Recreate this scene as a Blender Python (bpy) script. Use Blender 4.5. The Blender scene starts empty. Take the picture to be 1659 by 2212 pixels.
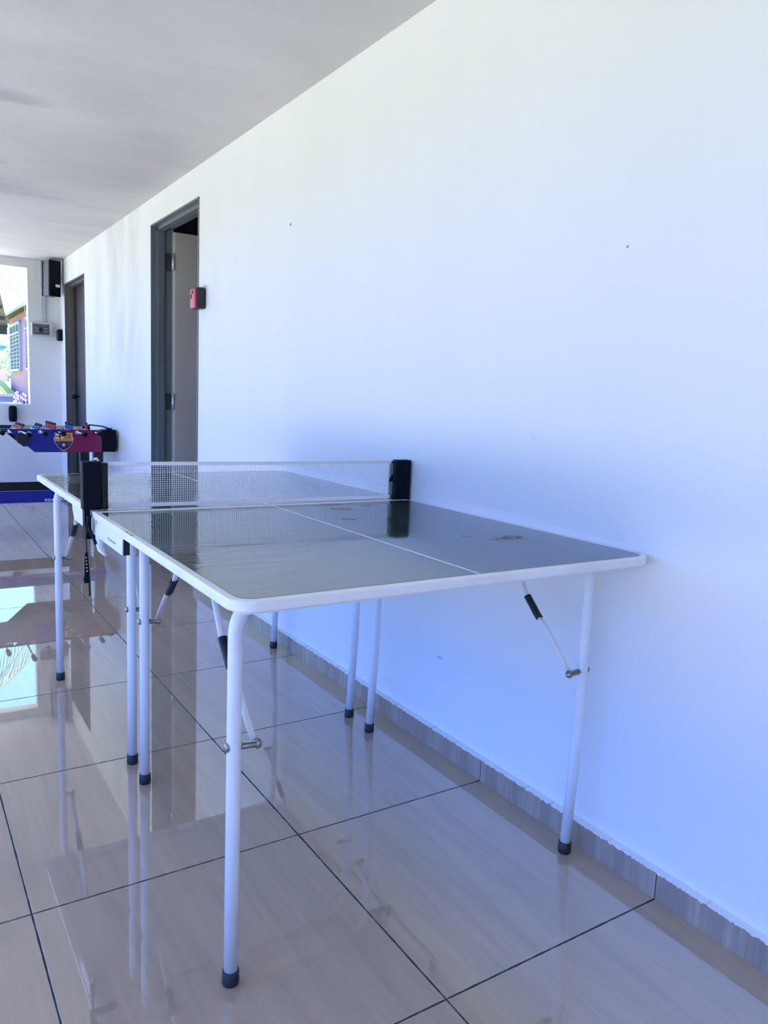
import bpy, bmesh, math, random
from mathutils import Vector, Matrix
random.seed(7)
C = bpy.context.scene
COL = C.collection
PI = math.pi
# ------------------------------------------------------------------ camera
F_PX, YAW, PITCH, ROLL = 1650.2, 0.5740, -0.1444, 0.0421
cy_, sy_, cp_, sp_ = math.cos(YAW), math.sin(YAW), math.cos(PITCH), math.sin(PITCH)
fw = Vector((sy_ * cp_, cy_ * cp_, sp_)); rt = Vector((cy_, -sy_, 0)); up = rt.cross(fw)
rt2 = rt * math.cos(ROLL) + up * math.sin(ROLL); up2 = -rt * math.sin(ROLL) + up * math.cos(ROLL)
cam = bpy.data.cameras.new('camera'); co = bpy.data.objects.new('camera', cam); COL.objects.link(co)
co.matrix_world = Matrix(((rt2.x, up2.x, -fw.x, -1.3797), (rt2.y, up2.y, -fw.y, -0.9597), (rt2.z, up2.z, -fw.z, 1.0618), (0, 0, 0, 1)))
cam.sensor_fit = 'VERTICAL'; cam.sensor_height = 36; cam.lens = F_PX * 36 / 2212; cam.clip_start = 0.02
C.camera = co
# ------------------------------------------------------------------ view, sky, sun
C.view_settings.view_transform = 'Standard'; C.view_settings.look = 'None'
C.view_settings.exposure = -0.05; C.view_settings.gamma = 1.0; C.view_settings.use_curve_mapping = False
C.cycles.max_bounces = 10; C.cycles.diffuse_bounces = 6; C.cycles.glossy_bounces = 5
C.cycles.sample_clamp_indirect = 12; C.cycles.caustics_reflective = False; C.cycles.caustics_refractive = False
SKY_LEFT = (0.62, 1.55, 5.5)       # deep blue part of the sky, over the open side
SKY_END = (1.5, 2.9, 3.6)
SUN = 23.0
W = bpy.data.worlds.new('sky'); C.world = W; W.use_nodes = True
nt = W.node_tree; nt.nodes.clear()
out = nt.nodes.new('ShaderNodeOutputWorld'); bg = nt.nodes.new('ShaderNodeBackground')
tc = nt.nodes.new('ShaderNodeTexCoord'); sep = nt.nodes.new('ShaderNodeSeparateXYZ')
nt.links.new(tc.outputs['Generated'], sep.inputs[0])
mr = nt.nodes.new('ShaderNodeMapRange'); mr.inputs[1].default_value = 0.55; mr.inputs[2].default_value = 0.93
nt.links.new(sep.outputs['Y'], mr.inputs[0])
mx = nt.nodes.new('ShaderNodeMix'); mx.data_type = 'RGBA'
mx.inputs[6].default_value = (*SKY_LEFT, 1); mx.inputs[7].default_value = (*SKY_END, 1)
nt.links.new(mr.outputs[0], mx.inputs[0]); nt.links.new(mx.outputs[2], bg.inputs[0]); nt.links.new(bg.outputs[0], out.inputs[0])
sl = bpy.data.lights.new('sun', 'SUN'); sl.energy = SUN; sl.angle = 0.02; sl.color = (1, .96, .74)
so = bpy.data.objects.new('sun', sl); COL.objects.link(so)
so.rotation_euler = Vector((-0.03, 0.30, -1)).to_track_quat('-Z', 'Y').to_euler()

# ------------------------------------------------------------------ material helpers
def mat(name, col, rough=.5, metal=0, ior=1.5, trans=0, noise=None, bump=None, coat=0):
    m = bpy.data.materials.new(name); m.use_nodes = True
    n = m.node_tree; b = n.nodes['Principled BSDF']
    b.inputs['Base Color'].default_value = (*col, 1); b.inputs['Roughness'].default_value = rough
    b.inputs['Metallic'].default_value = metal; b.inputs['IOR'].default_value = ior
    b.inputs['Transmission Weight'].default_value = trans; b.inputs['Coat Weight'].default_value = coat
    t = n.nodes.new('ShaderNodeTexCoord')
    if noise:                                     # (scale xyz, other colour, low, high)
        s, c2, lo, hi = noise
        mp = n.nodes.new('ShaderNodeMapping'); mp.inputs['Scale'].default_value = s
        nz = n.nodes.new('ShaderNodeTexNoise'); nz.inputs['Scale'].default_value = 1; nz.inputs['Detail'].default_value = 5
        rg = n.nodes.new('ShaderNodeMapRange'); rg.inputs[1].default_value = lo; rg.inputs[2].default_value = hi
        mi = n.nodes.new('ShaderNodeMix'); mi.data_type = 'RGBA'
        mi.inputs[6].default_value = (*col, 1); mi.inputs[7].default_value = (*c2, 1)
        n.links.new(t.outputs['Object'], mp.inputs[0]); n.links.new(mp.outputs[0], nz.inputs[0])
        n.links.new(nz.outputs[0], rg.inputs[0]); n.links.new(rg.outputs[0], mi.inputs[0]); n.links.new(mi.outputs[2], b.inputs['Base Color'])
    if bump:
        s, st, d = bump
        mp = n.nodes.new('ShaderNodeMapping'); mp.inputs['Scale'].default_value = s
        nz = n.nodes.new('ShaderNodeTexNoise'); nz.inputs['Scale'].default_value = 1; nz.inputs['Detail'].default_value = 4
        bp = n.nodes.new('ShaderNodeBump'); bp.inputs['Strength'].default_value = st; bp.inputs['Distance'].default_value = d
        n.links.new(t.outputs['Object'], mp.inputs[0]); n.links.new(mp.outputs[0], nz.inputs[0])
        n.links.new(nz.outputs[0], bp.inputs['Height']); n.links.new(bp.outputs[0], b.inputs['Normal'])
    return m

class NG:                                         # small node-graph writer
    def __init__(s, m): s.m = m; s.t = m.node_tree; s.b = s.t.nodes['Principled BSDF']
    def n(s, k, **kw):
        x = s.t.nodes.new(k)
        for a, b in kw.items(): setattr(x, a, b)
        return x
    def put(s, sock, v):
        if hasattr(v, 'bl_idname') or hasattr(v, 'is_output'): s.t.links.new(v, sock)
        else: sock.default_value = v
    def math(s, op, a, b=0.0, c=0.0):
        x = s.n('ShaderNodeMath', operation=op)
        s.put(x.inputs[0], a); s.put(x.inputs[1], b); s.put(x.inputs[2], c); return x.outputs[0]
    def xyz(s):
        t = s.n('ShaderNodeTexCoord'); q = s.n('ShaderNodeSeparateXYZ'); s.t.links.new(t.outputs['Object'], q.inputs[0])
        s.co = t.outputs['Object']; return q.outputs[0], q.outputs[1], q.outputs[2]
    def noise(s, scale, detail=4, dist=0, rough=.5):
        mp = s.n('ShaderNodeMapping'); mp.inputs['Scale'].default_value = scale; s.t.links.new(s.co, mp.inputs[0])
        z = s.n('ShaderNodeTexNoise'); z.inputs['Scale'].default_value = 1; z.inputs['Detail'].default_value = detail
        z.inputs['Distortion'].default_value = dist; z.inputs['Roughness'].default_value = rough
        s.t.links.new(mp.outputs[0], z.inputs[0]); return z.outputs[0]
    def mix(s, f, a, b):
        x = s.n('ShaderNodeMix', data_type='RGBA'); s.put(x.inputs[0], f)
        s.put(x.inputs[6], (*a, 1) if isinstance(a, tuple) else a); s.put(x.inputs[7], (*b, 1) if isinstance(b, tuple) else b)
        return x.outputs[2]
    def rng(s, v, a, b, c=0.0, d=1.0):
        x = s.n('ShaderNodeMapRange'); s.put(x.inputs[0], v)
        for i, q in enumerate((a, b, c, d)): x.inputs[i + 1].default_value = q
        return x.outputs[0]
    def blob(s, u, v, cu, cv, ru, rv, wob=None, k=.6, soft=.15):
        a = s.math('DIVIDE', s.math('SUBTRACT', u, cu), ru); b = s.math('DIVIDE', s.math('SUBTRACT', v, cv), rv)
        d = s.math('SQRT', s.math('ADD', s.math('MULTIPLY', a, a), s.math('MULTIPLY', b, b)))
        if wob is not None: d = s.math('ADD', d, s.math('MULTIPLY', s.math('SUBTRACT', wob, .5), k * 4))
        return s.rng(d, 1 - soft, 1 + soft, 1.0, 0.0)

# wall paint: white with faint roller streaks, a few pits and a scuff
def wall_mat():
    m = mat('painted_plaster', (.80, .80, .79), .62); g = NG(m); x, y, z = g.xyz()
    st = g.noise((1.2, 1.2, .12), 3); fine = g.noise((3, 5, .5), 5)
    c = g.mix(g.rng(st, .35, .65), (.79, .80, .785), (.83, .83, .825)); c = g.mix(g.rng(fine, .3, .8, 0, .5), c, (.77, .78, .78))
    dirt = g.math('MULTIPLY', g.rng(g.noise((1, 2.6, .8), 6, .8), .42, .68), g.math('MULTIPLY', g.rng(y, 3.9, 4.4), g.rng(z, 1.0, 1.4)))
    c = g.mix(g.math('MULTIPLY', dirt, .6), c, (.50, .53, .52))
    w = g.noise((60, 60, 60), 3)
    for (cy, cz, ry, rz, k) in ((1.977, 1.751, .006, .006, 1), (.243, 1.423, .003, .003, .8), (.842, .286, .012, .005, .35), (.5, .98, .012, .002, .1), (5.1, 1.2, .03, .04, .1)):
        c = g.mix(g.math('MULTIPLY', g.blob(y, z, cy, cz, ry, rz, w, .4), k), c, (.12, .12, .13))
    g.t.links.new(c, g.b.inputs['Base Color'])
    bp = g.n('ShaderNodeBump'); bp.inputs['Strength'].default_value = .25; bp.inputs['Distance'].default_value = .01
    g.t.links.new(g.noise((2.5, 3, 1.2), 5), bp.inputs['Height']); g.t.links.new(bp.outputs[0], g.b.inputs['Normal'])
    return m
def ceiling_mat():
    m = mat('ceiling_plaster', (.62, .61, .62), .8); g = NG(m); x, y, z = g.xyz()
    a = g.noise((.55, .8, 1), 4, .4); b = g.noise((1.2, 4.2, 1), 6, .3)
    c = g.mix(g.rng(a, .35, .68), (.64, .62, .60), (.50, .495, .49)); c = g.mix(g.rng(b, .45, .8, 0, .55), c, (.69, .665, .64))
    w = g.noise((2, 9, 1), 4)
    for (cx, cy, rx, ry) in ((-1.45, 3.6, .28, .12), (-1.0, 3.75, .16, .1), (-1.1, 4.3, .6, .16), (-.95, 2.7, .14, .06), (-1.4, 5.0, .14, .06), (-1.5, 2.3, .2, .1)):
        c = g.mix(g.math('MULTIPLY', g.blob(x, y, cx, cy, rx, ry, w, .5, .5), .6), c, (.34, .35, .36))
    g.t.links.new(c, g.b.inputs['Base Color'])
    bp = g.n('ShaderNodeBump'); bp.inputs['Strength'].default_value = .3; bp.inputs['Distance'].default_value = .02
    g.t.links.new(g.noise((1.5, 5, 1), 5), bp.inputs['Height']); g.t.links.new(bp.outputs[0], g.b.inputs['Normal'])
    return m
TX, TY = -.583, -.002                              # a grout crossing; tiles are 0.6 m
def floor_mat():
    m = mat('polished_tile', (.30, .285, .285), .015, ior=2.4); g = NG(m); x, y, z = g.xyz()
    wob = g.math('MULTIPLY', g.math('SUBTRACT', g.noise((30, 30, 30), 3), .5), .003)
    def line(v, o, w):
        f = g.math('FRACT', g.math('DIVIDE', g.math('SUBTRACT', v, o - 60), .6))
        d = g.math('MULTIPLY', g.math('MINIMUM', f, g.math('SUBTRACT', 1.0, f)), .6)
        return g.rng(g.math('ADD', d, wob), w * .7, w * 1.3, 1.0, 0.0)
    gr = g.math('MAXIMUM', line(x, TX, .0019), line(y, TY, .0019))
    gr = g.math('MULTIPLY', gr, g.math('LESS_THAN', x, -.03))
    gr = g.math('MAXIMUM', gr, g.math('MULTIPLY', line(y, TY, .0021), g.math('GREATER_THAN', x, -.04)))
    cx = g.math('FLOOR', g.math('DIVIDE', g.math('SUBTRACT', x, TX), .6)); cyv = g.math('FLOOR', g.math('DIVIDE', g.math('SUBTRACT', y, TY), .6))
    cmb = g.n('ShaderNodeCombineXYZ'); g.put(cmb.inputs[0], cx); g.put(cmb.inputs[1], cyv)
    wn = g.n('ShaderNodeTexWhiteNoise'); g.t.links.new(cmb.outputs[0], wn.inputs[0])
    va = g.n('ShaderNodeVectorMath', operation='MULTIPLY_ADD'); g.t.links.new(wn.outputs['Color'], va.inputs[0]); va.inputs[1].default_value = (9, 9, 9); g.t.links.new(g.co, va.inputs[2])
    g.co = va.outputs[0]
    s1 = g.noise((26, 1.6, 1), 4, .35); s2 = g.noise((7, .9, 1), 3, .5); s3 = g.noise((90, 5, 1), 2, .1)
    c = g.mix(g.rng(s1, .35, .7), (.46, .345, .235), (.39, .293, .20)); c = g.mix(g.rng(s2, .4, .7, 0, .55), c, (.51, .39, .27))
    c = g.mix(g.rng(s3, .55, .75, 0, .18), c, (.28, .21, .15))
    c = g.mix(gr, c, (.035, .034, .036)); g.t.links.new(c, g.b.inputs['Base Color'])
    g.t.links.new(g.rng(gr, 0, 1, .015, .6), g.b.inputs['Roughness']); g.t.links.new(g.rng(gr, 0, 1, 2.4, 1.3), g.b.inputs['IOR'])
    bp = g.n('ShaderNodeBump'); bp.inputs['Strength'].default_value = .6; bp.inputs['Distance'].default_value = .0015; bp.invert = True
    g.t.links.new(gr, bp.inputs['Height']); g.t.links.new(bp.outputs[0], g.b.inputs['Normal'])
    return m
def skirt_mat():
    m = mat('skirting_tile', (.40, .37, .37), .22); g = NG(m); x, y, z = g.xyz()
    s = g.noise((1, 70, 4), 4, .3); s2 = g.noise((1, 14, 2), 3, .2)
    c = g.mix(g.rng(s, .35, .7), (.44, .36, .29), (.33, .27, .22)); c = g.mix(g.rng(s2, .42, .6, 0, .6), c, (.25, .20, .17))
    f = g.math('FRACT', g.math('DIVIDE', g.math('SUBTRACT', y, TY - 60), .6))
    d = g.math('MULTIPLY', g.math('MINIMUM', f, g.math('SUBTRACT', 1.0, f)), .6)
    c = g.mix(g.rng(d, .001, .0018, 1.0, 0.0), c, (.05, .05, .055))
    e = g.math('ADD', z, g.math('MULTIPLY', g.math('SUBTRACT', g.noise((1, 60, 1), 5, 0, .7), .5), .022))
    c = g.mix(g.rng(e, .0595, .061), c, (.78, .78, .77))                # ragged edge of wall paint on the tile
    g.t.links.new(c, g.b.inputs['Base Color']); return m
def playfield_mat():
    m = mat('dark_green_laminate', (.03, .055, .05), .10, ior=2.7); g = NG(m); x, y, z = g.xyz()
    w = g.noise((45, 45, 1), 4); col = g.mix(g.rng(g.noise((3, 3, 1), 4), .4, .7), (.022, .042, .040), (.034, .055, .052))
    msk = None
    for (cx, cy, rx, ry) in ((-.165, .372, .045, .022), (-.321, .906, .032, .02), (-.382, .735, .028, .016), (-.303, 1.008 - .02, .035, .014), (-.199, .949, .022, .018), (-.25, .42, .012, .008)):
        b_ = g.blob(x, y, cx, cy, rx, ry, w, .8, .12); msk = b_ if msk is None else g.math('MAXIMUM', msk, b_)
    br = g.mix(g.rng(g.noise((120, 90, 1), 2), .4, .6), (.26, .22, .19), (.05, .035, .03))
    col = g.mix(msk, col, br); g.t.links.new(col, g.b.inputs['Base Color'])
    patch = g.rng(g.noise((2.3, 2.3, 1), 3, .5), .42, .62)
    sm = g.rng(g.math('ADD', x, g.math('MULTIPLY', y, -.3)), -1.02, -.70, 1.0, .008)
    g.t.links.new(g.math('MAXIMUM', g.math('ADD', g.math('MULTIPLY', patch, .05), .035), g.math('MULTIPLY', msk, .5)), g.b.inputs['Roughness'])
    g.t.links.new(g.rng(msk, 0, 1, 2.7, 1.35), g.b.inputs['IOR'])
    # wrinkled clear film
    g2 = g.n('ShaderNodeMapping'); g2.inputs['Rotation'].default_value = (0, 0, .9); g2.inputs['Scale'].default_value = (4, 26, 1); g.t.links.new(g.co, g2.inputs[0])
    wz = g.n('ShaderNodeTexNoise'); wz.inputs['Scale'].default_value = 1; wz.inputs['Detail'].default_value = 3; wz.inputs['Distortion'].default_value = 2.2
    g.t.links.new(g2.outputs[0], wz.inputs[0])
    h = g.math('MULTIPLY', g.math('MULTIPLY', g.math('POWER', wz.outputs[0], 3.0), sm), g.rng(patch, 0, 1, .2, 1))
    bp = g.n('ShaderNodeBump'); bp.inputs['Strength'].default_value = .55; bp.inputs['Distance'].default_value = .006
    g.t.links.new(h, bp.inputs['Height']); g.t.links.new(bp.outputs[0], g.b.inputs['Normal'])
    return m

M = dict(
    wall=wall_mat(), ceil=ceiling_mat(), floor=floor_mat(), skirt=skirt_mat(), play=playfield_mat(),
    steel_white=mat('white_powder_coat', (.80, .81, .83), .28, noise=((14, 14, 6), (.70, .71, .74), .55, .8)),
    rim=mat('white_edge_banding', (.80, .80, .80), .35, noise=((9, 9, 9), (.70, .69, .64), .5, .8)),
    line=mat('white_line_paint', (.75, .76, .76), .3),
    rubber=mat('black_rubber', (.012, .012, .016), .55), plastic=mat('black_plastic', (.002, .003, .010), .6, ior=1.25),
    plastic2=mat('black_plastic_gloss', (.006, .007, .012), .35), bolt=mat('zinc_bolt', (.36, .32, .25), .3, 1),
    cord=mat('net_cord', (.80, .82, .84), .7), tape=mat('net_tape', (.82, .82, .82), .7),
    frame_grey=mat('grey_steel_frame', (.16, .19, .20), .4, noise=((20, 20, 2), (.12, .145, .155), .4, .7)),
    frame_brown=mat('brown_steel_frame', (.13, .125, .115), .4, noise=((20, 20, 2), (.10, .095, .09), .4, .7)),
    leaf_grey=mat('warm_grey_door_paint', (.54, .50, .44), .5, noise=((5, 5, 1.2), (.46, .43, .38), .35, .75)),
    leaf_brown=mat('dark_brown_door_paint', (.055, .045, .05), .45, noise=((30, 8, .8), (.08, .065, .065), .4, .7)),
    hinge=mat('hinge_metal', (.10, .11, .12), .4, .8), knuckle=mat('hinge_knuckle', (.55, .56, .56), .35, .7),
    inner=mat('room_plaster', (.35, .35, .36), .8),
    red=mat('red_plastic', (.62, .05, .10), .35), blue=mat('blue_laminate', (.004, .010, .22), .28, noise=((6, 6, 6), (.005, .014, .27), .4, .7)),
    navy=mat('navy_edge', (.008, .010, .09), .3), maroon=mat('maroon_laminate', (.20, .004, .06), .28),
    gold=mat('gold_print', (.55, .30, .05), .4), white=mat('white_print', (.80, .80, .80), .4), crimson=mat('crimson_print', (.45, .01, .05), .4),
    purple=mat('purple_print', (.16, .02, .20), .4), lgrey=mat('light_grey_plastic', (.52, .53, .52), .5),
    black=mat('black_board', (.006, .007, .012), .35), chrome=mat('steel_rod', (.7, .7, .7), .2, 1), skin=mat('dark_head', (.02, .015, .015), .4),
    pblue=mat('blue_player', (.03, .12, .45), .4), pred=mat('red_player', (.55, .04, .06), .4),
    duct=mat('grey_duct', (.48, .51, .53), .5), panel=mat('breaker_door', (.10, .10, .115), .2), breaker=mat('breaker_row', (.30, .31, .33), .4),
    sgrey=mat('speaker_grey', (.16, .165, .17), .6, noise=((60, 60, 60), (.10, .105, .11), .4, .6)),
    pink=mat('pink_wall_paint', (.44, .22, .28), .8, noise=((1, 1, .3), (.37, .18, .24), .4, .7)), glass=mat('louvre_glass', (.06, .10, .16), .12),
    trimw=mat('white_trim_paint', (.42, .43, .45), .6), roofd=mat('dark_roof_tile', (.018, .017, .02), .7, noise=((4, 4, 9), (.035, .03, .03), .4, .6)),
    sheet=mat('weathered_green_sheet', (.13, .15, .11), .6, noise=((8, 3, 3), (.09, .10, .08), .4, .7)), beam=mat('dark_timber', (.05, .055, .055), .7),
    concrete=mat('sunlit_concrete', (.70, .66, .56), .9, noise=((1.5, 1.5, 1.5), (.62, .58, .50), .4, .7)),
    added_lawn=mat('added_lawn', (.05, .10, .03), .9, noise=((2, 2, 2), (.07, .13, .04), .4, .7)),
    grass=mat('grass', (.42, .50, .10), .9, noise=((2, 2, 2), (.55, .60, .10), .4, .65)),
    leafm=mat('shrub_leaves', (.10, .22, .08), .6, noise=((6, 6, 6), (.22, .36, .16), .4, .6)),
    palm=mat('palm_leaflet', (.26, .38, .24), .5, noise=((3, 3, 3), (.36, .46, .34), .4, .6)), bark=mat('palm_bark', (.22, .18, .14), .9, noise=((6, 6, 30), (.12, .1, .08), .4, .6)),
    terrace=mat('pinkish_terrace_render', (.34, .26, .29), .9), bluer=mat('light_blue_sheet_roof', (.03, .13, .22), .5), tarp=mat('blue_plastic', (.03, .08, .5), .5),
    lilac=mat('pale_blue_wall_paint', (.12, .15, .28), .8), bloom=mat('pink_white_petals', (.45, .30, .38), .7), stem=mat('brown_green_stems', (.20, .17, .15), .8),
    blink=mat('dark_print', (.02, .02, .03), .5), logo=mat('grey_print', (.25, .27, .32), .5),
)

# ------------------------------------------------------------------ mesh helpers
def link(name, bm, m, parent=None, smooth=False, bevel=0, mats=None):
    me = bpy.data.meshes.new(name); bm.normal_update(); bm.to_mesh(me); bm.free()
    for q in (mats or [m]): me.materials.append(q)
    if smooth:
        for p in me.polygons: p.use_smooth = True
    o = bpy.data.objects.new(name, me); COL.objects.link(o)
    if parent:
        o.parent = parent
        o.matrix_parent_inverse = parent_world(parent).inverted()
    if bevel:
        b = o.modifiers.new('bevel', 'BEVEL'); b.width = bevel; b.segments = 3; b.limit_method = 'ANGLE'; b.angle_limit = .6
    return o
def parent_world(o):
    mw = Matrix.LocRotScale(o.location, o.rotation_euler, o.scale)
    return parent_world(o.parent) @ o.matrix_parent_inverse @ mw if o.parent else mw
def thing(name, label, cat, loc=(0, 0, 0), group=None):
    o = bpy.data.objects.new(name, None); COL.objects.link(o); o.location = loc; o.empty_display_size = .05
    return tag(o, label, cat, group)
def tag(o, label, cat, group=None, kind=None):
    o['label'] = label; o['category'] = cat
    if group: o['group'] = group
    if kind: o['kind'] = kind
    return o
def struct(name, bm, m, parent=None, **k):
    o = link(name, bm, m, parent, **k); o['kind'] = 'structure'; return o
def B(): return bmesh.new()
def box(bm, x0, y0, z0, x1, y1, z1, mi=0, rot=None, piv=None):
    vs = [bm.verts.new((x, y, z)) for x in (x0, x1) for y in (y0, y1) for z in (z0, z1)]
    for f in ((0, 1, 3, 2), (4, 6, 7, 5), (0, 4, 5, 1), (2, 3, 7, 6), (0, 2, 6, 4), (1, 5, 7, 3)):
        bm.faces.new([vs[i] for i in f]).material_index = mi
    if rot is not None:
        piv = Vector(piv)
        for v in vs: v.co = rot @ (v.co - piv) + piv
    return bm
def boxb(*a, **k): return box(B(), *a, **k)
def prism(bm, pts, axis, a0, a1, mi=0):           # polygon in the plane across axis, extruded a0..a1
    def P(u, v, a): return {0: (a, u, v), 1: (u, a, v), 2: (u, v, a)}[axis]
    A = [bm.verts.new(P(u, v, a0)) for u, v in pts]; Bv = [bm.verts.new(P(u, v, a1)) for u, v in pts]
    n = len(pts); fs = [bm.faces.new(A), bm.faces.new(Bv[::-1])]
    for i in range(n): fs.append(bm.faces.new((A[i], Bv[i], Bv[(i + 1) % n], A[(i + 1) % n])))
    for f in fs: f.material_index = mi
    bmesh.ops.recalc_face_normals(bm, faces=fs); return bm
def arcpts(pts, rads, seg=8):                     # round the inner corners of a polyline
    pts = [Vector(p) for p in pts]; o = [pts[0]]
    for i in range(1, len(pts) - 1):
        a, b, c = pts[i - 1], pts[i], pts[i + 1]; r = rads[i - 1] if isinstance(rads, (list, tuple)) else rads
        if r <= 0: o.append(b); continue
        d1 = (a - b).normalized(); d2 = (c - b).normalized(); ang = d1.angle(d2); t = r / math.tan(ang / 2)
        t = min(t, (a - b).length * .49, (c - b).length * .49)
        p1, p2 = b + d1 * t, b + d2 * t
        for k in range(seg + 1):
            s = k / seg; o.append(p1 * (1 - s) ** 2 + b * 2 * s * (1 - s) + p2 * s * s)
    o.append(pts[-1]); return o
def tube(bm, pts, r, n=14, cap=True, flat=None, mi=0):
    pts = [Vector(p) for p in pts]; rings = []
    ref = None
    for i, p in enumerate(pts):
        d = ((pts[i + 1] - p) if i < len(pts) - 1 else (p - pts[i - 1])).normalized()
        if 0 < i < len(pts) - 1: d = ((pts[i + 1] - p).normalized() + (p - pts[i - 1]).normalized()).normalized()
        if ref is None: ref = Vector((1, 0, 0)) if abs(d.x) < .9 else Vector((0, 1, 0))
        u = (ref - d * ref.dot(d)).normalized(); v = d.cross(u); ref = u
        rr = r[i] if isinstance(r, (list, tuple)) else r; ru, rv = (rr, rr) if flat is None else (rr, rr * flat)
        rings.append([bm.verts.new(p + u * ru * math.cos(2 * PI * k / n) + v * rv * math.sin(2 * PI * k / n)) for k in range(n)])
    fs = []
    for a, b in zip(rings, rings[1:]):
        for k in range(n): fs.append(bm.faces.new((a[k], a[(k + 1) % n], b[(k + 1) % n], b[k])))
    if cap: fs += [bm.faces.new(rings[0][::-1]), bm.faces.new(rings[-1])]
    for f in fs: f.material_index = mi; f.smooth = True
    if cap: fs[-1].smooth = fs[-2].smooth = False
    return bm
def ball(bm, c, r, s=(1, 1, 1), sub=2, mi=0):
    res = bmesh.ops.create_icosphere(bm, subdivisions=sub, radius=r, matrix=Matrix.Translation(c) @ Matrix.Diagonal((*s, 1)))
    for v in res['verts']:
        for f in v.link_faces: f.material_index = mi; f.smooth = True
    return bm

# ================================================================== THE SETTING
H = 2.225; LEFT = -3.0; WX = .012; YF = 7.05; BACK = -3.2
ADDED_KERB = .12; ADDED_BEAM = 1.85  # unseen kerb top and beam underside, set for the light on the wall
struct('floor', boxb(LEFT - .3, BACK, -.16, .16, YF + .15, 0), M['floor'])
struct('ceiling', boxb(LEFT - .35, BACK, H, .17, YF + .15, H + .16), M['ceil'])
bm = B()
D1 = (3.085, 3.952, 2.062); D2 = (5.92, 6.755, 1.995)
for (a, b, z0, z1) in ((BACK, D1[0], 0, H), (D1[0], D1[1], D1[2], H), (D1[1], D2[0], 0, H), (D2[0], D2[1], D2[2], H), (D2[1], YF + .15, 0, H)):
    box(bm, WX, a, z0, WX + .135, b, z1)
struct('wall_right', bm, M['wall'])
bm = B(); OX = -.262                               # far wall: column at the right, low wall under the opening, beam
box(bm, OX, YF, 0, WX + .001, YF + .12, H); box(bm, LEFT, YF, 0, OX, YF + .12, .888); box(bm, LEFT, YF, 2.145, OX, YF + .12, H)
struct('wall_far', bm, M['wall'])
bm = boxb(LEFT - .12, BACK, 0, LEFT, YF + .12, ADDED_KERB); box(bm, LEFT - .12, BACK, ADDED_BEAM, LEFT, YF + .12, H)  # kerb and beam added out of view to grade light up the right wall
struct('added_wall_left', bm, M['wall'])
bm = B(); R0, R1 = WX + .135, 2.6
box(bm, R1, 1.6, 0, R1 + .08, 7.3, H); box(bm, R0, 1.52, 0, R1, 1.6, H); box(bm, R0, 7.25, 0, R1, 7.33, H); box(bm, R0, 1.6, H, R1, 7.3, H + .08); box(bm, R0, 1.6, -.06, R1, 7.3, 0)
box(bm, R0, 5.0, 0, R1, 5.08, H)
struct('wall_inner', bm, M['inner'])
bm = B()
for (a, b) in ((BACK, D1[0]), (D1[1], D2[0]), (D2[1], YF)):
    box(bm, -.008, a, 0, WX, b, .063)
struct('baseboard_right', bm, M['skirt'])
struct('ground_bounce_yard', boxb(-8.0, -40, -.32, LEFT - .3, 70, -.16), M['concrete'])  # unseen pale ground, added to bounce warm light onto wall and ceiling
struct('ground_added_lawn', boxb(-60, -40, -.32, -8.0, 70, -.18), M['added_lawn'])  # unseen dark ground, added to keep bounce off the lower wall
struct('added_wall_back', boxb(LEFT - .12, BACK - .12, 0, WX + .135, BACK, H), M['wall'])  # unseen end wall, added to dim the near part of the right wall
struct('ground_beyond', boxb(LEFT - .3, YF + .15, -.32, 60, 70, -.16), M['concrete'])

# ---- doors
def door_frame(parent, y0, y1, zt, m):
    bm = B(); x0, x1 = WX - .004, WX + .125
    for s, ya in ((1, y0), (-1, y1)):
        a, b = sorted((ya, ya + s * .004)); box(bm, x0, a, 0, x0 + .036, b, zt)
        a, b = sorted((ya, ya + s * .020)); box(bm, x0 + .036, a, 0, x0 + .078, b, zt - .004)
        a, b = sorted((ya, ya + s * .004)); box(bm, x0 + .078, a, 0, x1, b, zt)
        a, b = sorted((ya, ya - s * .006)); box(bm, x0 - .001, a, 0, x0 + .008, b, zt + .006)
    box(bm, x0, y0, zt - .004, x0 + .036, y1, zt); box(bm, x0 + .036, y0, zt - .022, x0 + .078, y1, zt); box(bm, x0 + .078, y0, zt - .006, x1, y1, zt)
    box(bm, x0 - .001, y0 - .006, zt, x0 + .008, y1 + .006, zt + .006)
    return link('door_frame', bm, m, parent)
d1 = thing('door_1', 'open grey framed doorway next to the red and black key box', 'door', (WX, 3.52, 0)); d1['kind'] = 'structure'
door_frame(d1, *D1, M['frame_grey'])
lf = link('door_leaf', boxb(.142, 3.908, .008, .97, 3.943, 2.04), M['leaf_grey'], d1, bevel=.003); lf['label'] = 'warm grey door leaf'
for z in (1.86, 1.0, .25):
    hb = B(); box(hb, .10, 3.944, z - .052, .138, 3.949, z + .052)
    h = link('hinge', hb, M['hinge'], lf)
    tube(hb2 := B(), [(.137, 3.926, z - .055), (.137, 3.926, z + .055)], .008, 10); box(hb2, .136, 3.903, z - .05, .142, 3.93, z + .05)
    link('hinge_knuckle', hb2, M['knuckle'], d1)
d2 = thing('door_2', 'closed dark brown door at the far end beside the corner', 'door', (WX, 6.33, 0)); d2['kind'] = 'structure'
door_frame(d2, *D2, M['frame_brown'])
lf = link('door_leaf', boxb(WX + .092, D2[0] + .005, .008, WX + .122, D2[1] - .005, D2[2] - .007), M['leaf_brown'], d2)
tube(k := B(), [(WX + .094, D2[1] - .09, .98), (WX + .06, D2[1] - .09, .98)], .009, 10); ball(k, (WX + .05, D2[1] - .09, .98), .022)
link('door_knob', k, M['plastic'], lf)

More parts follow.
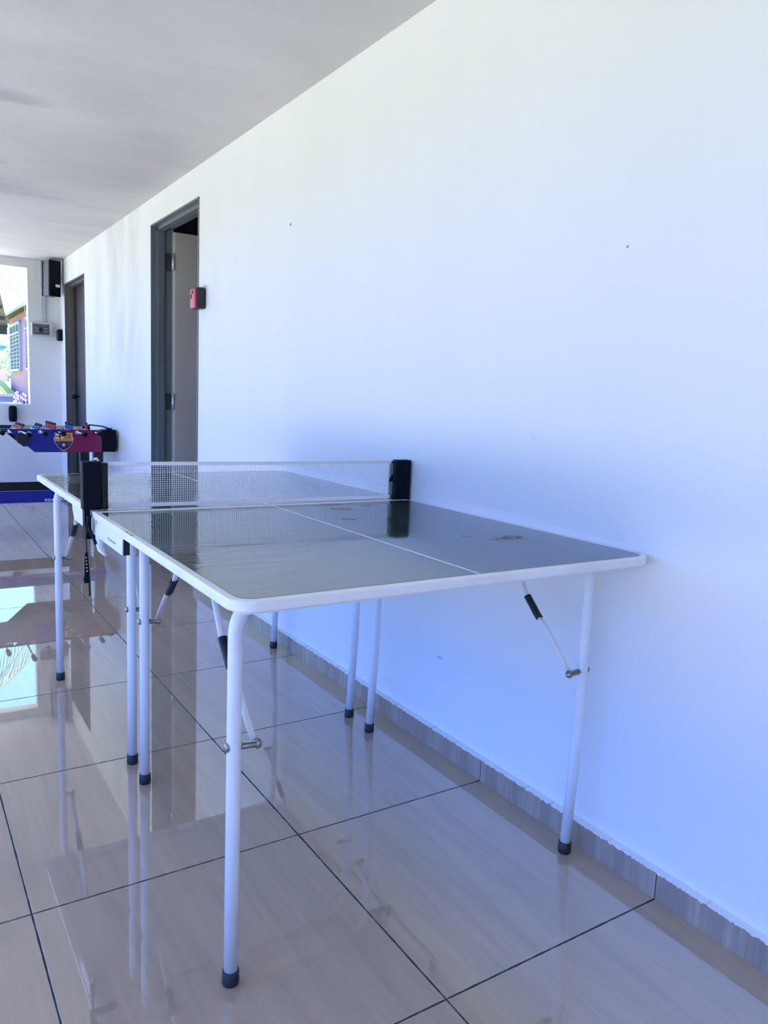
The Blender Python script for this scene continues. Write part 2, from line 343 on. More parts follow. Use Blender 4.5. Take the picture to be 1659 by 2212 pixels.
# ================================================================== PING PONG TABLE
TXL, TXR, TY0, TY1, TYM, TZ = -.960, .003, .088, 1.980, 1.034, .753
tt = thing('ping_pong_table', 'long green folding table tennis table with white legs against the wall', 'table', ((TXL + TXR) / 2, TYM, 0))
def rrect(x0, y0, x1, y1, r, corners):             # rounded rectangle, corners = flags for (x0y0, x1y0, x1y1, x0y1)
    pts = []
    for (cx, cy, a0, fl, px, py) in ((x0 + r, y0 + r, 180, corners[0], x0, y0), (x1 - r, y0 + r, 270, corners[1], x1, y0), (x1 - r, y1 - r, 0, corners[2], x1, y1), (x0 + r, y1 - r, 90, corners[3], x0, y1)):
        if fl: pts += [(cx + r * math.cos(math.radians(a0 + 90 * k / 8)), cy + r * math.sin(math.radians(a0 + 90 * k / 8))) for k in range(9)]
        else: pts.append((px, py))
    return pts
for (y0, y1, cor) in ((TY0, TYM - .001, (1, 1, 0, 0)), (TYM + .001, TY1, (0, 0, 1, 1))):
    bm = prism(B(), rrect(TXL, y0, TXR, y1, .042, cor), 2, TZ - .019, TZ)
    top = link('tabletop', bm, M['rim'], tt, bevel=.003)
    e = .014
    bm = prism(B(), rrect(TXL + e, y0 + e, TXR - e, y1 - e, .03, cor), 2, TZ - .004, TZ + .0006)
    pf = link('playing_surface', bm, M['play'], top); pf['label'] = 'glossy dark green playing surface'
    link('centre_line', boxb((TXL + TXR) / 2 - .0022, y0 + e, TZ, (TXL + TXR) / 2 + .0022, y1 - e, TZ + .0010), M['line'], top)
    link('under_frame', prism(B(), rrect(TXL + .012, y0 + .012, TXR - .012, y1 - .012, .035, cor), 2, TZ - .024, TZ - .019), M['steel_white'], top)
LR = .0128
def leg_frame(xl, xr, y, sgn):
    zt = TZ - .024 - LR; xm = (xl + xr) / 2
    for s, x in ((1, xl), (-1, xr)):
        lean = -.012 * (s == -1)                   # the wall-side legs stand a touch off plumb
        path = arcpts([(x + lean, y, .008), (x, y, .30), (x, y, zt), (xm, y, zt)], [0, .062], 10)
        lg = link('leg', tube(B(), path, LR, 18), M['steel_white'], tt)
        cap = B(); tube(cap, [(x + lean, y, 0), (x + lean, y, .004), (x + lean * .96, y, .027), (x + lean * .96, y, .0275)], [.0148, .0158, .0152, .0138], 18)
        link('foot_cap', cap, M['rubber'], lg)
        # folding brace with a black grip, bolted through the leg
        xb = x + s * (.038 if y < .5 else .030); P = [(0, .452), (.092, .545), (.118, .560), (.165, .606), (.245, TZ - .026)]
        br = link('brace', tube(B(), arcpts([(xb, y + sgn * d, z) for d, z in P], [.03, .03, .05], 5), .0068, 10, flat=.45), M['steel_white'], tt)
        gp = [Vector((xb, y + sgn * d, z)) for d, z in ((.113, .557), (.122, .564), (.160, .601))]
        link('grip', tube(B(), gp, .0098, 12, flat=.8), M['rubber'], br)
        xo = x - s * .0145
        link('bolt', tube(B(), [(x - s * .012, y, .457), (xo, y, .457), (xo - s * .0018, y, .457), (xo - s * .0035, y, .457)], [.0085, .0088, .0072, .003], 14), M['bolt'], lg)
        link('nut', tube(B(), [(x + s * .012, y, .455), (xb + s * .003, y, .453), (xb + s * .0031, y, .453), (xb + s * .010, y, .453), (xb + s * .015, y, .453)], [.0065, .0065, .0095, .0085, .003], 6), M['bolt'], lg)
    return
leg_frame(-.903, -.040, .2265, 1); leg_frame(-.838, -.106, 1.026, -1); leg_frame(-.838, -.106, 1.156, 1); leg_frame(-.898, -.036, 1.925, -1)
for side, x in ((-1, TXL), (1, TXR)):              # white joining rails under the middle of each long side
    for (a, b, s) in ((.770, 1.022, 1), (1.046, 1.345, -1)):
        bm = B(); xi, xo = (x + .004, x + .018) if side < 0 else (x - .018, x - .004)
        q = .022 if s > 0 else .03
        prism(bm, [(a, TZ - .020), (b, TZ - .020), (b - (q if s < 0 else 0), TZ - .062), (a + (q * .3 if s > 0 else 0), TZ - .062)], 0, xi, xo)
        jr = link('joining_rail', bm, M['steel_white'], tt, bevel=.002)
        if s > 0: link('end_plug', boxb(xi + .002, a - .0012, TZ - .060, xo + .002, a + .004, TZ - .023), M['black'], jr)
        else: link('end_plug', boxb(xi + .002, b - .003, TZ - .040, xo - .002, b + .001, TZ - .024), M['steel_white'], jr)
        if side < 0 and s > 0:
            lb = B()
            ball(lb, (xi - .0004, .905, TZ - .044), .0045, (.15, 1, 1))
            for k in range(7): box(lb, xi - .0008, .893 - k * .009, TZ - .0465, xi + .001, .888 - k * .009, TZ - .0425)
            link('printed_mark', lb, M['logo'], jr)
lt = arcpts([(TXL + .012, 1.02, TZ - .03), (TXL + .006, 1.0, TZ - .085), (TXL + .004, .935, TZ - .092)], .04, 6)
link('latch', tube(B(), lt, [.012] * 4 + [.010] * (len(lt) - 5) + [.004], 10, flat=.4), M['steel_white'], tt)
cp = B()
for (y, w) in ((.735, .012), (.705, .007), (.69, .008)): box(cp, TXL + .001, y - w, TZ - .0002, TXL + .007, y + w * .4, TZ + .0006)
link('edge_chips', cp, M['bolt'], tt)

# ---- the net
nb = thing('table_tennis_net', 'white mesh net with black end posts clamped across the green table', 'net', (-.48, 1.045, TZ))
NL, NR, NY0, NY1 = -.917, -.060, 1.074, 1.050      # the net stands a little askew
def ny(x): return NY0 + (x - NL) / (NR - NL) * (NY1 - NY0)
NB, NT = TZ + .012, TZ + .1165
bm = B(); n = 140; k = 18; t = .00042
for i in range(n + 1):
    x = NL + (NR - NL) * i / n; y = ny(x); box(bm, x - t, y - t, NB, x + t, y + t, NT)
for j in range(1, k):
    z = NB + (NT - NB) * j / k; a, b = NL, NR
    tube(bm, [(NL, ny(NL), z), (NR, ny(NR), z)], t, 4, cap=False)
link('net_mesh', bm, M['cord'], nb)
def tape(z0, z1, th):
    bm = B(); segs = 24
    pts = [(NL + (NR - NL) * i / segs) for i in range(segs + 1)]
    A = []
    for i, x in enumerate(pts):
        sag = -.0012 * math.sin(PI * i / segs); y = ny(x)
        A.append([bm.verts.new((x, y + dy, z + sag)) for dy, z in ((-th, z0), (-th, z1), (th, z1), (th, z0))])
    for a, b in zip(A, A[1:]):
        for q in range(4): bm.faces.new((a[q], b[q], b[(q + 1) % 4], a[(q + 1) % 4]))
    bm.faces.new(A[0]); bm.faces.new(A[-1][::-1]); return bm
link('top_tape', tape(NT - .002, NT + .0075, .0014), M['tape'], nb, smooth=False)
link('bottom_tape', tape(TZ + .005, NB + .003, .0012), M['tape'], nb)
def post(x0, x1, y, s):                            # s = +1 slotted side towards +x
    h0, h1 = TZ + .0022, TZ + .126
    xs = x1 - .016 if s > 0 else x0; xe = x1 if s > 0 else x0 + .014
    bx0, bx1 = (x0, xs) if s > 0 else (xe, x1)
    p_ = link('post', boxb(bx0, y - .016, h0, bx1, y + .016, h1), M['plastic'], nb, bevel=.004)
    bm = B()
    for i in range(3):
        a = xs + (xe - xs) * (i + .12) / 3; b = xs + (xe - xs) * (i + .72) / 3
        box(bm, a, y - .012, h0, b, y + .012, h1 - .004)
    box(bm, xs, y - .004, h0, xe, y + .004, h0 + .006); box(bm, xs, y - .004, h1 - .012, xe, y + .004, h1 - .006)
    link('slotted_guide', bm, M['plastic2'], p_)
    xc = x0 if s > 0 else x1
    bm = B()                                        # clamp jaws that grip the edge from below
    cx = (x0 + .012) if s > 0 else (x1 - .014)
    if s > 0:
        box(bm, TXL - .018, y - .012, TZ - .066, TXL - .004, y + .012, h0 + .004); box(bm, TXL - .018, y - .012, TZ - .073, TXL + .05, y + .012, TZ - .0635)
        tube(bm, [(TXL - .009, y - .020, TZ - .056), (TXL - .009, y - .020, TZ - .01)], .006, 10); tube(bm, arcpts([(TXL - .012, y - .02, TZ - .03), (TXL - .010, y - .05, TZ - .05), (TXL - .004, y - .075, TZ - .075)], .03), .004, 8)
    else:
        box(bm, TXR - .07, y - .012, TZ - .073, TXR + .004, y + .012, TZ - .0635); box(bm, TXR + .0005, y - .012, TZ - .0635, TXR + .004, y + .012, h0 + .002)
    link('clamp', bm, M['plastic'], nb, bevel=.001)
    return p_
post(-.982, -.918, NY0, 1)
pr = post(-.061, .006, NY1, -1)
link('release_lever', prism(B(), [(-.060, TZ + .082), (-.070, TZ + .064), (-.069, TZ + .058), (-.058, TZ + .06)], 1, NY1 - .014, NY1 - .004), M['plastic'], pr, bevel=.001)
bm = B(); tube(bm, [(-.940, NY0, TZ + .124), (-.944, NY0, TZ + .132), (-.951, NY0, TZ + .131)], .0035, 8); link('hook', bm, M['tape'], nb)
sx, sy = -.975, 1.045                              # adjusting cord with the perforated toggle
cord = link('cord', tube(B(), arcpts([(sx - .002, sy, TZ - .03), (sx - .004, sy, .69), (sx - .0025, sy, .65), (sx + .002, sy, .59), (sx + .004, sy, .535)], .02), .0022, 8), M['rubber'], nb)
bm = B(); tp = [(-.006, .648), (-.003, .652), (.000, .650), (.004, .59), (.0045, .570), (-.0085, .570), (-.0105, .576), (-.0105, .585), (-.0085, .59), (-.0075, .64)]
prism(bm, [(sx + a, z) for a, z in tp], 1, sy - .0035, sy + .0035)
tg = link('toggle', bm, M['plastic'], cord, bevel=.0008)
bm = B()
for i in range(5): tube(bm, [(sx - .0045 + .0004 * i, sy - .0036, .637 - i * .0088), (sx - .0045 + .0004 * i, sy - .0042, .637 - i * .0088)], .0018, 8)
link('toggle_holes', bm, M['white'], tg)

# ================================================================== FOOSBALL TABLE
FY0, FY1, FXR, FXL = 4.80, 5.36, -.006, -1.19
ft = thing('foosball_table', 'blue and maroon football table with crest standing by the far door', 'game table', ((FXR + FXL) / 2, 5.08, 0))
zt, zb = .768, .609
bm = B(); sp = -.385
prism(bm, [(-.108, zb), (-.108, zt), (sp + .005, zt), (sp - .01, zb)], 1, FY0, FY0 + .014, 1)
prism(bm, [(sp - .01, zb), (sp + .005, zt), (-.722, zt), (-.557, zb)], 1, FY0, FY0 + .014, 0)
prism(bm, [(-.722, zt - .024), (-.722, zt), (-1.09, zt), (-1.09, zt - .024)], 1, FY0, FY0 + .014, 2)
sp_ = link('side_panel', bm, None, ft, mats=[M['blue'], M['maroon'], M['navy']]); sp_['label'] = 'half blue half maroon side panel'
for z in (zb + .012, zb + .045): link('screw', tube(B(), [(-.122, FY0 - .003, z), (-.122, FY0 + .002, z)], .006, 10), M['crimson'], sp_)
fb = link('side_panel', prism(B(), [(-.1, zb), (-.1, zt), (FXL + .1, zt), (FXL + .1, zt - .030), (-.70, zt - .030), (-.557, zb)], 1, FY1 - .014, FY1), M['navy'], ft)
link('inner_liner', boxb(-.555, FY1 - .018, .70, -.135, FY1 - .014, zt - .002), M['lgrey'], ft)
link('corner_block', boxb(-.108, FY0 - .004, zb + .002, FXR, FY0 + .10, zt + .002), M['plastic'], ft, bevel=.008)
link('corner_block', boxb(-.115, FY1 - .05, zb, -.082, FY1, zt + .003), M['plastic'], ft, bevel=.005)
link('corner_block', boxb(FXL, FY0 - .004, zb + .002, FXL + .102, FY0 + .10, zt + .002), M['plastic'], ft, bevel=.008)
link('corner_block', boxb(FXL, FY1 - .10, zb, FXL + .102, FY1, zt + .002), M['plastic'], ft, bevel=.008)
for x in (FXR - .016, FXL + .002): link('end_panel', boxb(x, FY0 + .09, zb, x + .014, FY1 - .02, zt - .03), M['plastic'], ft)
link('end_rail', tube(B(), arcpts([(-.105, FY1 - .03, zt + .004), (-.075, FY1 - .02, zt + .012), (-.03, FY1 - .25, zt + .012), (-.045, FY0 + .06, zt + .006)], .05), .006, 8), M['plastic'], ft)
tube(bm := B(), [(-.05, FY0 + .03, zt), (-.05, FY0 + .03, zt + .014)], .02, 12); link('knob', bm, M['plastic'], ft)
link('playfield', boxb(FXL + .02, FY0 + .014, .738, FXR - .02, FY1 - .014, .742), M['lgrey'], ft)
for (x0, x1) in ((-.160, -.092), (FXL + .09, FXL + .158)):
    for (y0, y1) in ((FY0 + .03, FY0 + .075), (FY1 - .06, FY1 - .015)):
        link('leg', boxb(x0, y0, 0, x1, y1, zb + .004), M['black'], ft, bevel=.003)
bm = B(); box(bm, FXL + .08, FY0, .257, -.085, FY0 + .014, .340)
lp = link('lower_board', bm, M['blue'], ft); lp['label'] = 'blue lower board with white lettering'
link('lower_board', boxb(FXL + .08, FY1 - .014, .257, -.085, FY1, .340), M['black'], ft)
for x in (-.099, FXL + .08): link('lower_board', boxb(x, FY0 + .014, .257, x + .014, FY1 - .014, .340), M['black'], ft)
def text(s, size, m, parent, origin, name):
    cu = bpy.data.curves.new('lettering', 'FONT'); cu.body = s; cu.size = size; cu.extrude = .0004; cu.offset = size * .018; cu.space_character = 1.05
    o = bpy.data.objects.new('lettering', cu); COL.objects.link(o); dg = bpy.context.evaluated_depsgraph_get()
    me = bpy.data.meshes.new_from_object(o.evaluated_get(dg)); bpy.data.objects.remove(o)
    me.transform(Matrix.Translation(origin) @ Matrix.Rotation(PI / 2, 4, 'X') @ Matrix.Diagonal((1.38, 1, 1, 1))); me.materials.clear(); me.materials.append(m)
    o = bpy.data.objects.new(name, me); COL.objects.link(o); o.parent = parent; o.matrix_parent_inverse = parent_world(parent).inverted(); return o
text('REAL MADRID', .0255, M['white'], lp, (-.499, FY0 - .0004, .2635), 'lettering')
# crest
cx, cz, hw, zt_, zb_ = -.367, 0, .066, .748, .617
def crest_outline(s=1.0, dy=0):
    o = [(-.62, .93), (-.40, .98), (0, .90), (.40, .98), (.62, .93), (.90, .97), (.86, .70), (.90, .52), (1.0, .38), (.93, .05), (.72, -.42), (.38, -.78), (0, -1.0), (-.38, -.78), (-.72, -.42), (-.93, .05), (-1.0, .38), (-.90, .52), (-.86, .70), (-.90, .97)]
    zc = (zt_ + zb_) / 2; hh = (zt_ - zb_) / 2
    return [(cx + a * hw * s, zc + b * hh * s) for a, b in o]
bm = B(); Y = FY0
prism(bm, crest_outline(1.0), 1, Y - .0008, Y + .0005, 0)
prism(bm, crest_outline(.93), 1, Y - .0012, Y - .0007, 1)
zc = (zt_ + zb_) / 2
def cr(x0, x1, z0, z1, mi, d): box(bm, cx + x0 * hw, Y - d, zc + z0 * .0655, cx + x1 * hw, Y - .001, zc + z1 * .0655, mi)
cr(-.74, -.04, .32, .84, 2, .0016); cr(-.47, -.30, .32, .84, 3, .0019); cr(-.74, -.04, .52, .64, 3, .0019)   # red cross on white
for i in range(3): cr(.16 + .2 * i, .24 + .2 * i, .32, .84, 3, .0017)                                # bars on gold
prism(bm, [(cx + a * hw, zc + b * .0655) for a, b in ((-.88, .06), (.88, .06), (.68, -.40), (.36, -.74), (0, -.90), (-.36, -.74), (-.68, -.40))], 1, Y - .0016, Y - .001, 4)
for a, b, h in ((-.62, -.38, -.36), (.38, .62, -.36)): cr(a, b, h, .04, 5, .0019)
tube(bm, [(cx, Y - .001, zc - .022), (cx, Y - .0026, zc - .022)], .0125, 18, mi=1); tube(bm, [(cx, Y - .001, zc - .022), (cx, Y - .003, zc - .022)], .007, 12, mi=0)
link('crest', bm, None, sp_, mats=[M['lgrey'], M['gold'], M['white'], M['crimson'], M['navy'], M['purple']])
# rods with players and handles
rods = [(-.155, 1, 'pred', 0), (-.278, 3, 'pblue', 1), (-.400, 5, 'pred', 0), (-.520, 3, 'pblue', 1), (-.640, 5, 'pred', 1), (-.775, 3, 'pblue', 0), (-.90, 2, 'pred', 1), (-1.03, 1, 'pblue', 0)]
def player(rod, x, y, m, tilt):
    R_ = Matrix.Rotation(tilt, 3, 'Y'); pv = Vector((x, y, .745)); bm = B()
    box(bm, x - .008, y - .0125, .7425, x + .008, y + .0125, .788, 0, R_, pv)
    box(bm, x - .0085, y - .013, .7425, x + .0085, y + .013, .757, 1, R_, pv)
    ball(bm, R_ @ (Vector((x, y, .799)) - pv) + pv, .0105, mi=2, sub=2)
    link('player', bm, None, rod, mats=[M[m], M['white'], M['skin']], bevel=.002)
for i, (x, n, m, tw) in enumerate(rods):
    zr = .750; pull = (.10, .20, .12, .16, .30, .12, .16, .12)[i]
    rd = link('rod', tube(B(), [(x, FY0 - pull, zr), (x, FY1 + .06, zr)], .006, 10), M['chrome'], ft)
    hb = B(); tube(hb, [(x, FY0 - pull - .09, zr), (x, FY0 - pull - .085, zr), (x, FY0 - pull - .01, zr), (x, FY0 - pull, zr)], [.010, .016, .014, .010], 16); link('handle', hb, M['plastic'], rd)
    bb = B(); tube(bb, [(x, FY0 - .006, zr), (x, FY0 + .001, zr)], .013, 14); link('bearing', bb, M['lgrey' if i % 2 else 'plastic'], rd)
    for k in range(n):
        y = 5.09 + (k - (n - 1) / 2) * (.085 if n == 5 else .10) + (0.02 if n == 5 else 0)
        player(rd, x, y, m, tw * (.0 if i < 3 else .7))
bm = B(); tube(bm, [(-.634, FY0 - .045, .706), (-.634, FY0 - .02, .706)], .043, 24); ds = link('score_wheel', bm, M['black'], ft, bevel=.004)
tube(bm := B(), [(-.596, FY0 - .05, .738), (-.596, FY0 - .044, .738)], .017, 16); link('ball_cup', bm, M['lgrey'], ft)
tube(bm := B(), [(-.66, FY0 - .03, .748), (-.64, FY0 - .03, .748)], .009, 10); link('ball_cup', bm, M['lgrey'], ft)

# ================================================================== THINGS ON THE WALLS
kb = thing('key_lock_box', 'black wall box with a red front beside the near grey door', 'lock box', (WX, 3.0, 1.545))
bd = link('casing', boxb(WX - .050, 2.964, 1.492, WX, 3.048, 1.600), M['plastic2'], kb, bevel=.012)
link('front_cover', boxb(WX - .060, 2.972, 1.493, WX - .047, 3.044, 1.592), M['red'], kb, bevel=.006)
bm = B(); tube(bm, [(WX - .0615, 3.004, 1.574), (WX - .058, 3.004, 1.574)], .009, 14); box(bm, WX - .0612, 3.015, 1.543, WX - .058, 3.028, 1.565)
link('keyhole', bm, M['plastic'], kb)
kc = thing('key_lock_box', 'small black wall box beside the far brown door', 'lock box', (WX, 6.94, 1.545))
link('casing', boxb(WX - .038, 6.90, 1.495, WX, 6.985, 1.600), M['plastic'], kc, bevel=.008)
link('front_cover', boxb(WX - .044, 6.905, 1.500, WX - .036, 6.98, 1.595), M['plastic2'], kc, bevel=.003)
cu = thing('breaker_box', 'small grey breaker box under the cable duct on the far wall', 'breaker box', (-.15, YF, 1.6))
link('casing', boxb(-.243, YF - .055, 1.532, -.055, YF, 1.655), M['lgrey'], cu, bevel=.006)
dr = link('door', boxb(-.236, YF - .064, 1.544, -.092, YF - .054, 1.640), M['panel'], cu, bevel=.003)
for z in (1.572, 1.598):
    for xx in (-.222, -.142): link('label_strip', boxb(xx, YF - .0655, z, xx + .037, YF - .0635, z + .006), M['breaker'], dr)
bm = B(); box(bm, -.178, YF - .067, 1.565, -.150, YF - .0635, 1.61); link('switch_row', bm, M['black'], dr)
cd = boxb(-.152, YF - .028, 1.655, -.112, YF, H); tag(link('cable_duct', cd, M['duct'], bevel=.003), 'grey cable duct running from the ceiling to the breaker box', 'duct')
sk = thing('wall_speaker', 'tall black speaker with a grey side and white sticker high in the corner', 'speaker', (-.09, 6.86, 2.03))
Rz = Matrix.Rotation(.30, 3, 'Z') @ Matrix.Rotation(.02, 3, 'Y'); pv = (-.085, 6.82, 2.03)
bm = B(); box(bm, -.140, 6.775, 1.885, -.040, 6.885, 2.20, 0, Rz, pv); cs = link('cabinet', bm, M['sgrey'], sk, bevel=.008)
bm = B(); box(bm, -.142, 6.755, 1.882, -.033, 6.778, 2.203, 0, Rz, pv); link('grille', bm, M['plastic'], sk, bevel=.008)
bm = B(); box(bm, -.147, 6.882, 1.885, -.034, 6.895, 2.20, 0, Rz, pv); link('back_plate', bm, M['black'], sk, bevel=.003)
bm = B(); box(bm, -.085, 6.7535, 1.966, -.045, 6.756, 1.990, 0, Rz, pv); link('sticker', bm, M['white'], sk)
bm = B(); box(bm, -.07, 6.9, 2.02, -.03, YF, 2.06); link('bracket', bm, M['plastic'], sk)
wl = thing('wall_lamp', 'black rounded wall fitting under the sill of the far opening', 'wall lamp', (-.42, YF, .8))
bm = B(); tube(bm, [(-.421, YF - .046, .722), (-.421, YF - .046, .728), (-.421, YF - .046, .745), (-.421, YF - .046, .85), (-.421, YF - .046, .866), (-.421, YF - .046, .872)], [.020, .031, .036, .036, .031, .020], 20); link('body', bm, M['plastic'], wl)
bm = boxb(-.435, YF - .02, .78, -.407, YF, .82); link('mount', bm, M['plastic'], wl)

# ================================================================== OUTSIDE, BEYOND THE FAR OPENING
hs = thing('pink_house', 'pink house with barred louvre windows beyond the far opening', 'house', (3.4, 21, -.16))
def hx(y): return 1.523 + (y - 19) * .014          # facade facing the verandah's left
def face(y0, y1, z0, z1, d0, d1, mi=0, bm=None):
    bm = bm or B()
    vs = [bm.verts.new((hx(y) - d, y, z)) for d in (d0, d1) for y in (y0, y1) for z in (z0, z1)]
    for f in ((0, 1, 3, 2), (4, 6, 7, 5), (0, 4, 5, 1), (2, 3, 7, 6), (0, 2, 6, 4), (1, 5, 7, 3)): bm.faces.new([vs[i] for i in f]).material_index = mi
    return bm
bm = B(); vs = [bm.verts.new(p) for z in (-.2, 2.95) for p in ((hx(24), 24, z), (hx(15), 15, z), (8, 15, z), (8, 24, z))]
for f in ((0, 1, 2, 3), (7, 6, 5, 4), (0, 4, 5, 1), (1, 5, 6, 2), (2, 6, 7, 3), (3, 7, 4, 0)): bm.faces.new([vs[i] for i in f])
link('wall', bm, M['pink'], hs)
def window(y0, y1):
    w = link('window', face(y0, y1, 1.50, 2.66, .0, .03), M['glass'], hs)
    bm = B(); face(y0, y1, 2.42, 2.46, .03, .09, bm=bm)
    face(y0 - .06, y0, 1.46, 2.70, 0, .07, bm=bm); face(y1, y1 + .06, 1.46, 2.70, 0, .07, bm=bm); face(y0, y1, 1.44, 1.50, 0, .09, bm=bm); face(y0, y1, 2.66, 2.72, 0, .07, bm=bm)
    link('window_frame', bm, M['trimw'], w)
    bm = B()
    for i in range(1, 3): face(y0 + (y1 - y0) * i / 3 - .02, y0 + (y1 - y0) * i / 3 + .02, 1.5, 2.66, .03, .06, bm=bm)
    for j in range(9): face(y0, y1, 1.56 + j * .1, 1.575 + j * .1, .03, .055, bm=bm)
    link('bars', bm, M['trimw'], w)
window(21.3, 23.3); window(17.2, 20.0)
bm = B(); vs = [(hx(24) - .28, 24.4, 2.92), (hx(15) - .28, 14.6, 2.92), (8.5, 14.6, 2.92), (8.5, 24.4, 2.92), (4, 19.5, 4.2), (5.5, 19.5, 4.2)]
v = [bm.verts.new(p) for p in vs]
for f in ((0, 1, 2, 3), (1, 0, 4), (2, 1, 4, 5), (3, 2, 5), (0, 3, 5, 4)): bm.faces.new([v[i] for i in f])
bmesh.ops.recalc_face_normals(bm, faces=bm.faces); link('roof', bm, M['roofd'], hs)
bm = B(); box(bm, hx(20) - .33, 14.5, 2.85, hx(20) - .28, 24.5, 2.89); box(bm, hx(20) - .33, 24.4, 2.84, 8.5, 24.46, 2.94); link('fascia', bm, M['trimw'], hs)

ca = thing('carport', 'dark beamed carport roof with pale sheets left of the pink house', 'carport', (-1.5, 18.5, -.16))
bm = B(); A_ = [(-4.6, 17.0, 2.95), (.60, 17.0, 2.95), (1.09, 20.0, 2.44), (-4.6, 20.0, 2.44)]
v1 = [bm.verts.new(p) for p in A_]; v2 = [bm.verts.new((p[0], p[1], p[2] + .02)) for p in A_]
bm.faces.new(v1[::-1]); bm.faces.new(v2)
for i in range(4): bm.faces.new((v1[i], v1[(i + 1) % 4], v2[(i + 1) % 4], v2[i]))
link('roof_sheet', bm, M['sheet'], ca)
for (t, h) in ((.02, .05), (.36, .06), (.68, .07), (.97, .19)):
    y = 17 + 3 * t; z = 2.95 - .51 * t; link('roof_beam', boxb(-4.6, y - .04, z - h, .58 + .49 * t, y + .04, z), M['beam'], ca)
for y, z in ((17.1, 2.9), (19.9, 2.3)):
    link('post', boxb(-4.5, y - .04, -.16, -4.42, y + .04, z), M['beam'], ca); link('post', boxb(-1.2, y - .04, -.16, -1.12, y + .04, z), M['beam'], ca)

# palm hanging in from the upper left
pt = thing('palm_tree', 'palm tree whose long fronds droop across the far opening', 'palm tree', (-1.75, 9.3, -.16))
tube(bm := B(), [(-1.75, 9.3, -.16), (-1.72, 9.3, 1.2), (-1.76, 9.3, 2.2), (-1.75, 9.3, 2.76)], [.17, .13, .11, .12], 12); link('trunk', bm, M['bark'], pt)
def frond(az, L, rise, droop):
    bm = B(); c0 = Vector((-1.75, 9.3, 2.72)); d = Vector((math.cos(az), math.sin(az), 0)); side = Vector((-d.y, d.x, 0)); pts = []
    N = 18
    for i in range(N + 1):
        s = i / N; pts.append(c0 + d * (L * s * (1 - .12 * s * s)) + Vector((0, 0, rise * s * (1 - s) * 2 - droop * s ** 2)))
    tube(bm, pts, [.016 * (1 - .85 * i / N) for i in range(N + 1)], 6)
    for i in range(2, N + 1):
        for h_ in (0, .5):
            if i + h_ > N: continue
            p = pts[i] if h_ == 0 else (pts[i] + pts[min(i + 1, N)]) / 2
            s = i / N; ll = .46 * (1 - .5 * s) * random.uniform(.85, 1.1); tg_ = (pts[i] - pts[i - 1]).normalized()
            for sg in (-1, 1):
                dr_ = (side * sg * .75 + tg_ * .65 + Vector((0, 0, -.25 - .25 * random.random()))).normalized()
                a = p; b = p + dr_ * ll * .5; c = p + dr_ * ll + Vector((0, 0, -ll * .28)); w = tg_ * .011
                vv = [bm.verts.new(q) for q in (a - w * .6, a + w * .6, b + w, b - w, c)]
                bm.faces.new((vv[0], vv[1], vv[2], vv[3])); bm.faces.new((vv[3], vv[2], vv[4]))
    link('frond', bm, M['palm'], pt)
for az, L, r_, dp in ((-.10, 2.2, .5, .75), (.22, 2.3, .7, .85), (-.42, 2.2, .4, .8), (.6, 1.9, .7, .9), (-.8, 1.8, .5, .8), (1.2, 1.7, .7, 1), (2.0, 1.7, .7, 1), (2.8, 2, .6, 1), (3.6, 2, .6, 1), (4.4, 1.9, .7, 1), (-1.5, 1.9, .7, .9)):
    frond(az, L, r_, dp)

def foliage(name, label, cat, c, size, n, seed, leaf=.09, m='leafm'):
    rnd = random.Random(seed); bm = B()
    for i in range(n):
        a, b = rnd.uniform(0, 2 * PI), math.acos(rnd.uniform(-.3, 1)); r = rnd.uniform(.75, 1.05) * (1 + .15 * math.sin(a * 3 + seed))
        p = Vector((c[0] + size[0] * r * math.sin(b) * math.cos(a), c[1] + size[1] * r * math.sin(b) * math.sin(a), max(-.15, c[2] + size[2] * r * math.cos(b))))
        u = Vector((rnd.gauss(0, 1), rnd.gauss(0, 1), rnd.gauss(0, 1))).normalized(); v_ = u.orthogonal().normalized(); l = leaf * rnd.uniform(.6, 1.4)
        q = [bm.verts.new(p + k) for k in (-u * l, v_ * l * .45, u * l, -v_ * l * .45)]; bm.faces.new(q)
    ball(bm, Vector(c), 1, (size[0] * .85, size[1] * .85, size[2] * .85), 3)
    o = link(name, bm, M[m]); return tag(o, label, cat)
foliage('tree', 'tall green tree behind the light blue roof', 'tree', (.4, 37, 1.9), (2.6, 1.6, 1.8), 2200, 1, .12)
foliage('hedge', 'green hedge in front of the light blue roof', 'hedge', (-.2, 29, 1.35), (2.3, .7, .62), 2200, 2, .07)
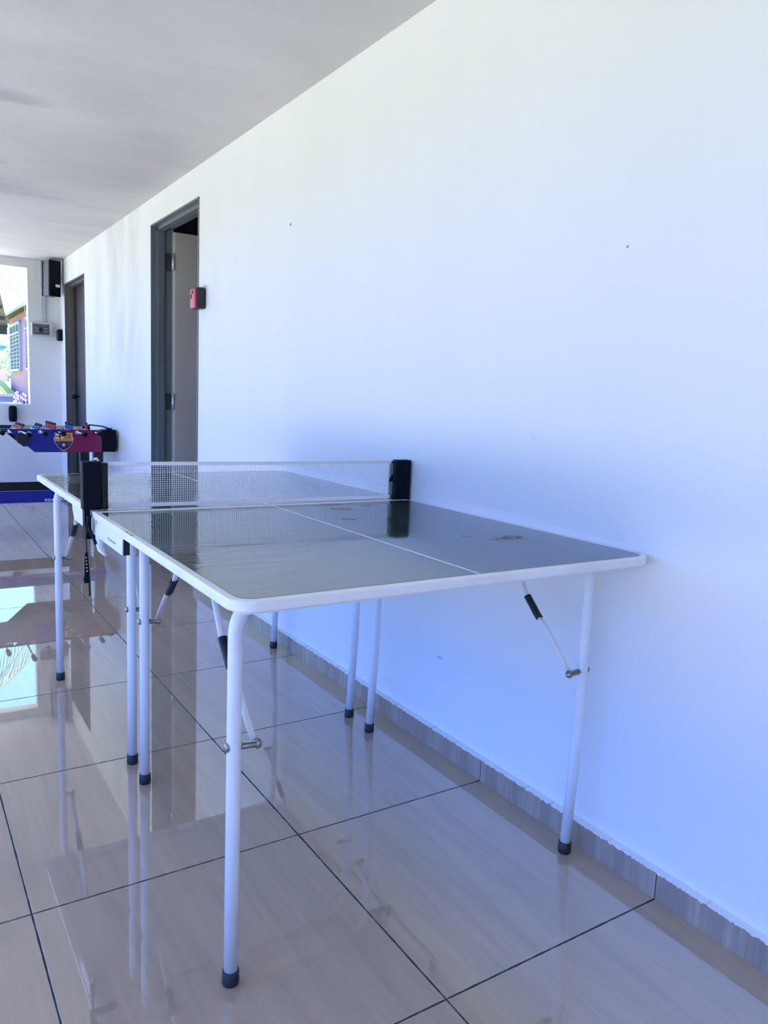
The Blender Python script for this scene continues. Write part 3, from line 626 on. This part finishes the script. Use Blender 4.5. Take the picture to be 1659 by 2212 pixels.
sh = thing('shed', 'shed with a light blue sheet roof behind the hedge', 'shed', (-.2, 32, -.16))
bm = prism(B(), [(30.6, 2.36), (34.2, 2.74), (34.2, 2.79), (30.6, 2.47)], 0, -4.5, 2.25); link('roof', bm, M['bluer'], sh)
link('wall', boxb(-4.2, 31, -.16, 2.0, 34, 2.40), M['lgrey'], sh)
bm = B(); box(bm, -6, 26.6, -.16, 1.75, 27.0, 1.55); box(bm, -6, 25.8, -.16, 1.7, 26.6, 1.38); tag(link('terrace_wall', bm, M['terrace']), 'pale pink stepped garden wall below the hedge', 'wall')
bm = prism(B(), [(25.78, 1.30), (25.78, -.16), (20.5, -.16), (20.5, .70)], 0, -7, 1.45); o = link('grass_bank', bm, M['grass']); tag(o, 'bright green grass bank in front of the pink garden wall', 'grass', kind='stuff')
bm = B(); box(bm, -7, 18.6, -.16, 1.2, 18.8, .80); box(bm, -7, 18.55, .80, 1.22, 18.85, .86); tag(link('garden_wall', bm, M['lilac']), 'low pale blue wall at the foot of the grass bank', 'wall')
bm = B(); tube(bm, [(.28, 13.2, -.16), (.28, 13.2, -.1), (.28, 13.2, .3), (.28, 13.2, .74), (.28, 13.2, .78)], [.20, .22, .235, .22, .19], 20); tag(link('plastic_drum', bm, M['tarp']), 'blue plastic drum standing below the carport', 'drum')
# flower pot shrubs just beyond the sill
fl = thing('flowering_shrub', 'shrub with pink white flowers just behind the far sill', 'shrub', (.05, 8.6, -.16))
rnd = random.Random(5); bm = B(); bl = B()
for i in range(16):
    t = Vector((-.10 + rnd.uniform(-.12, .22), 8.6 + rnd.uniform(-.15, .15), rnd.uniform(.86, .98)))
    tube(bm, [(-.02, 8.6, -.16), ((t.x - .02) / 2, 8.6, .5), t], [.010, .006, .003], 5)
    for k in range(3):
        p = t + Vector((rnd.uniform(-.02, .02), rnd.uniform(-.02, .02), rnd.uniform(-.02, .02)))
        ball(bl, p, rnd.uniform(.010, .018), sub=1)
link('stems', bm, M['stem'], fl); link('flowers', bl, M['bloom'], fl)
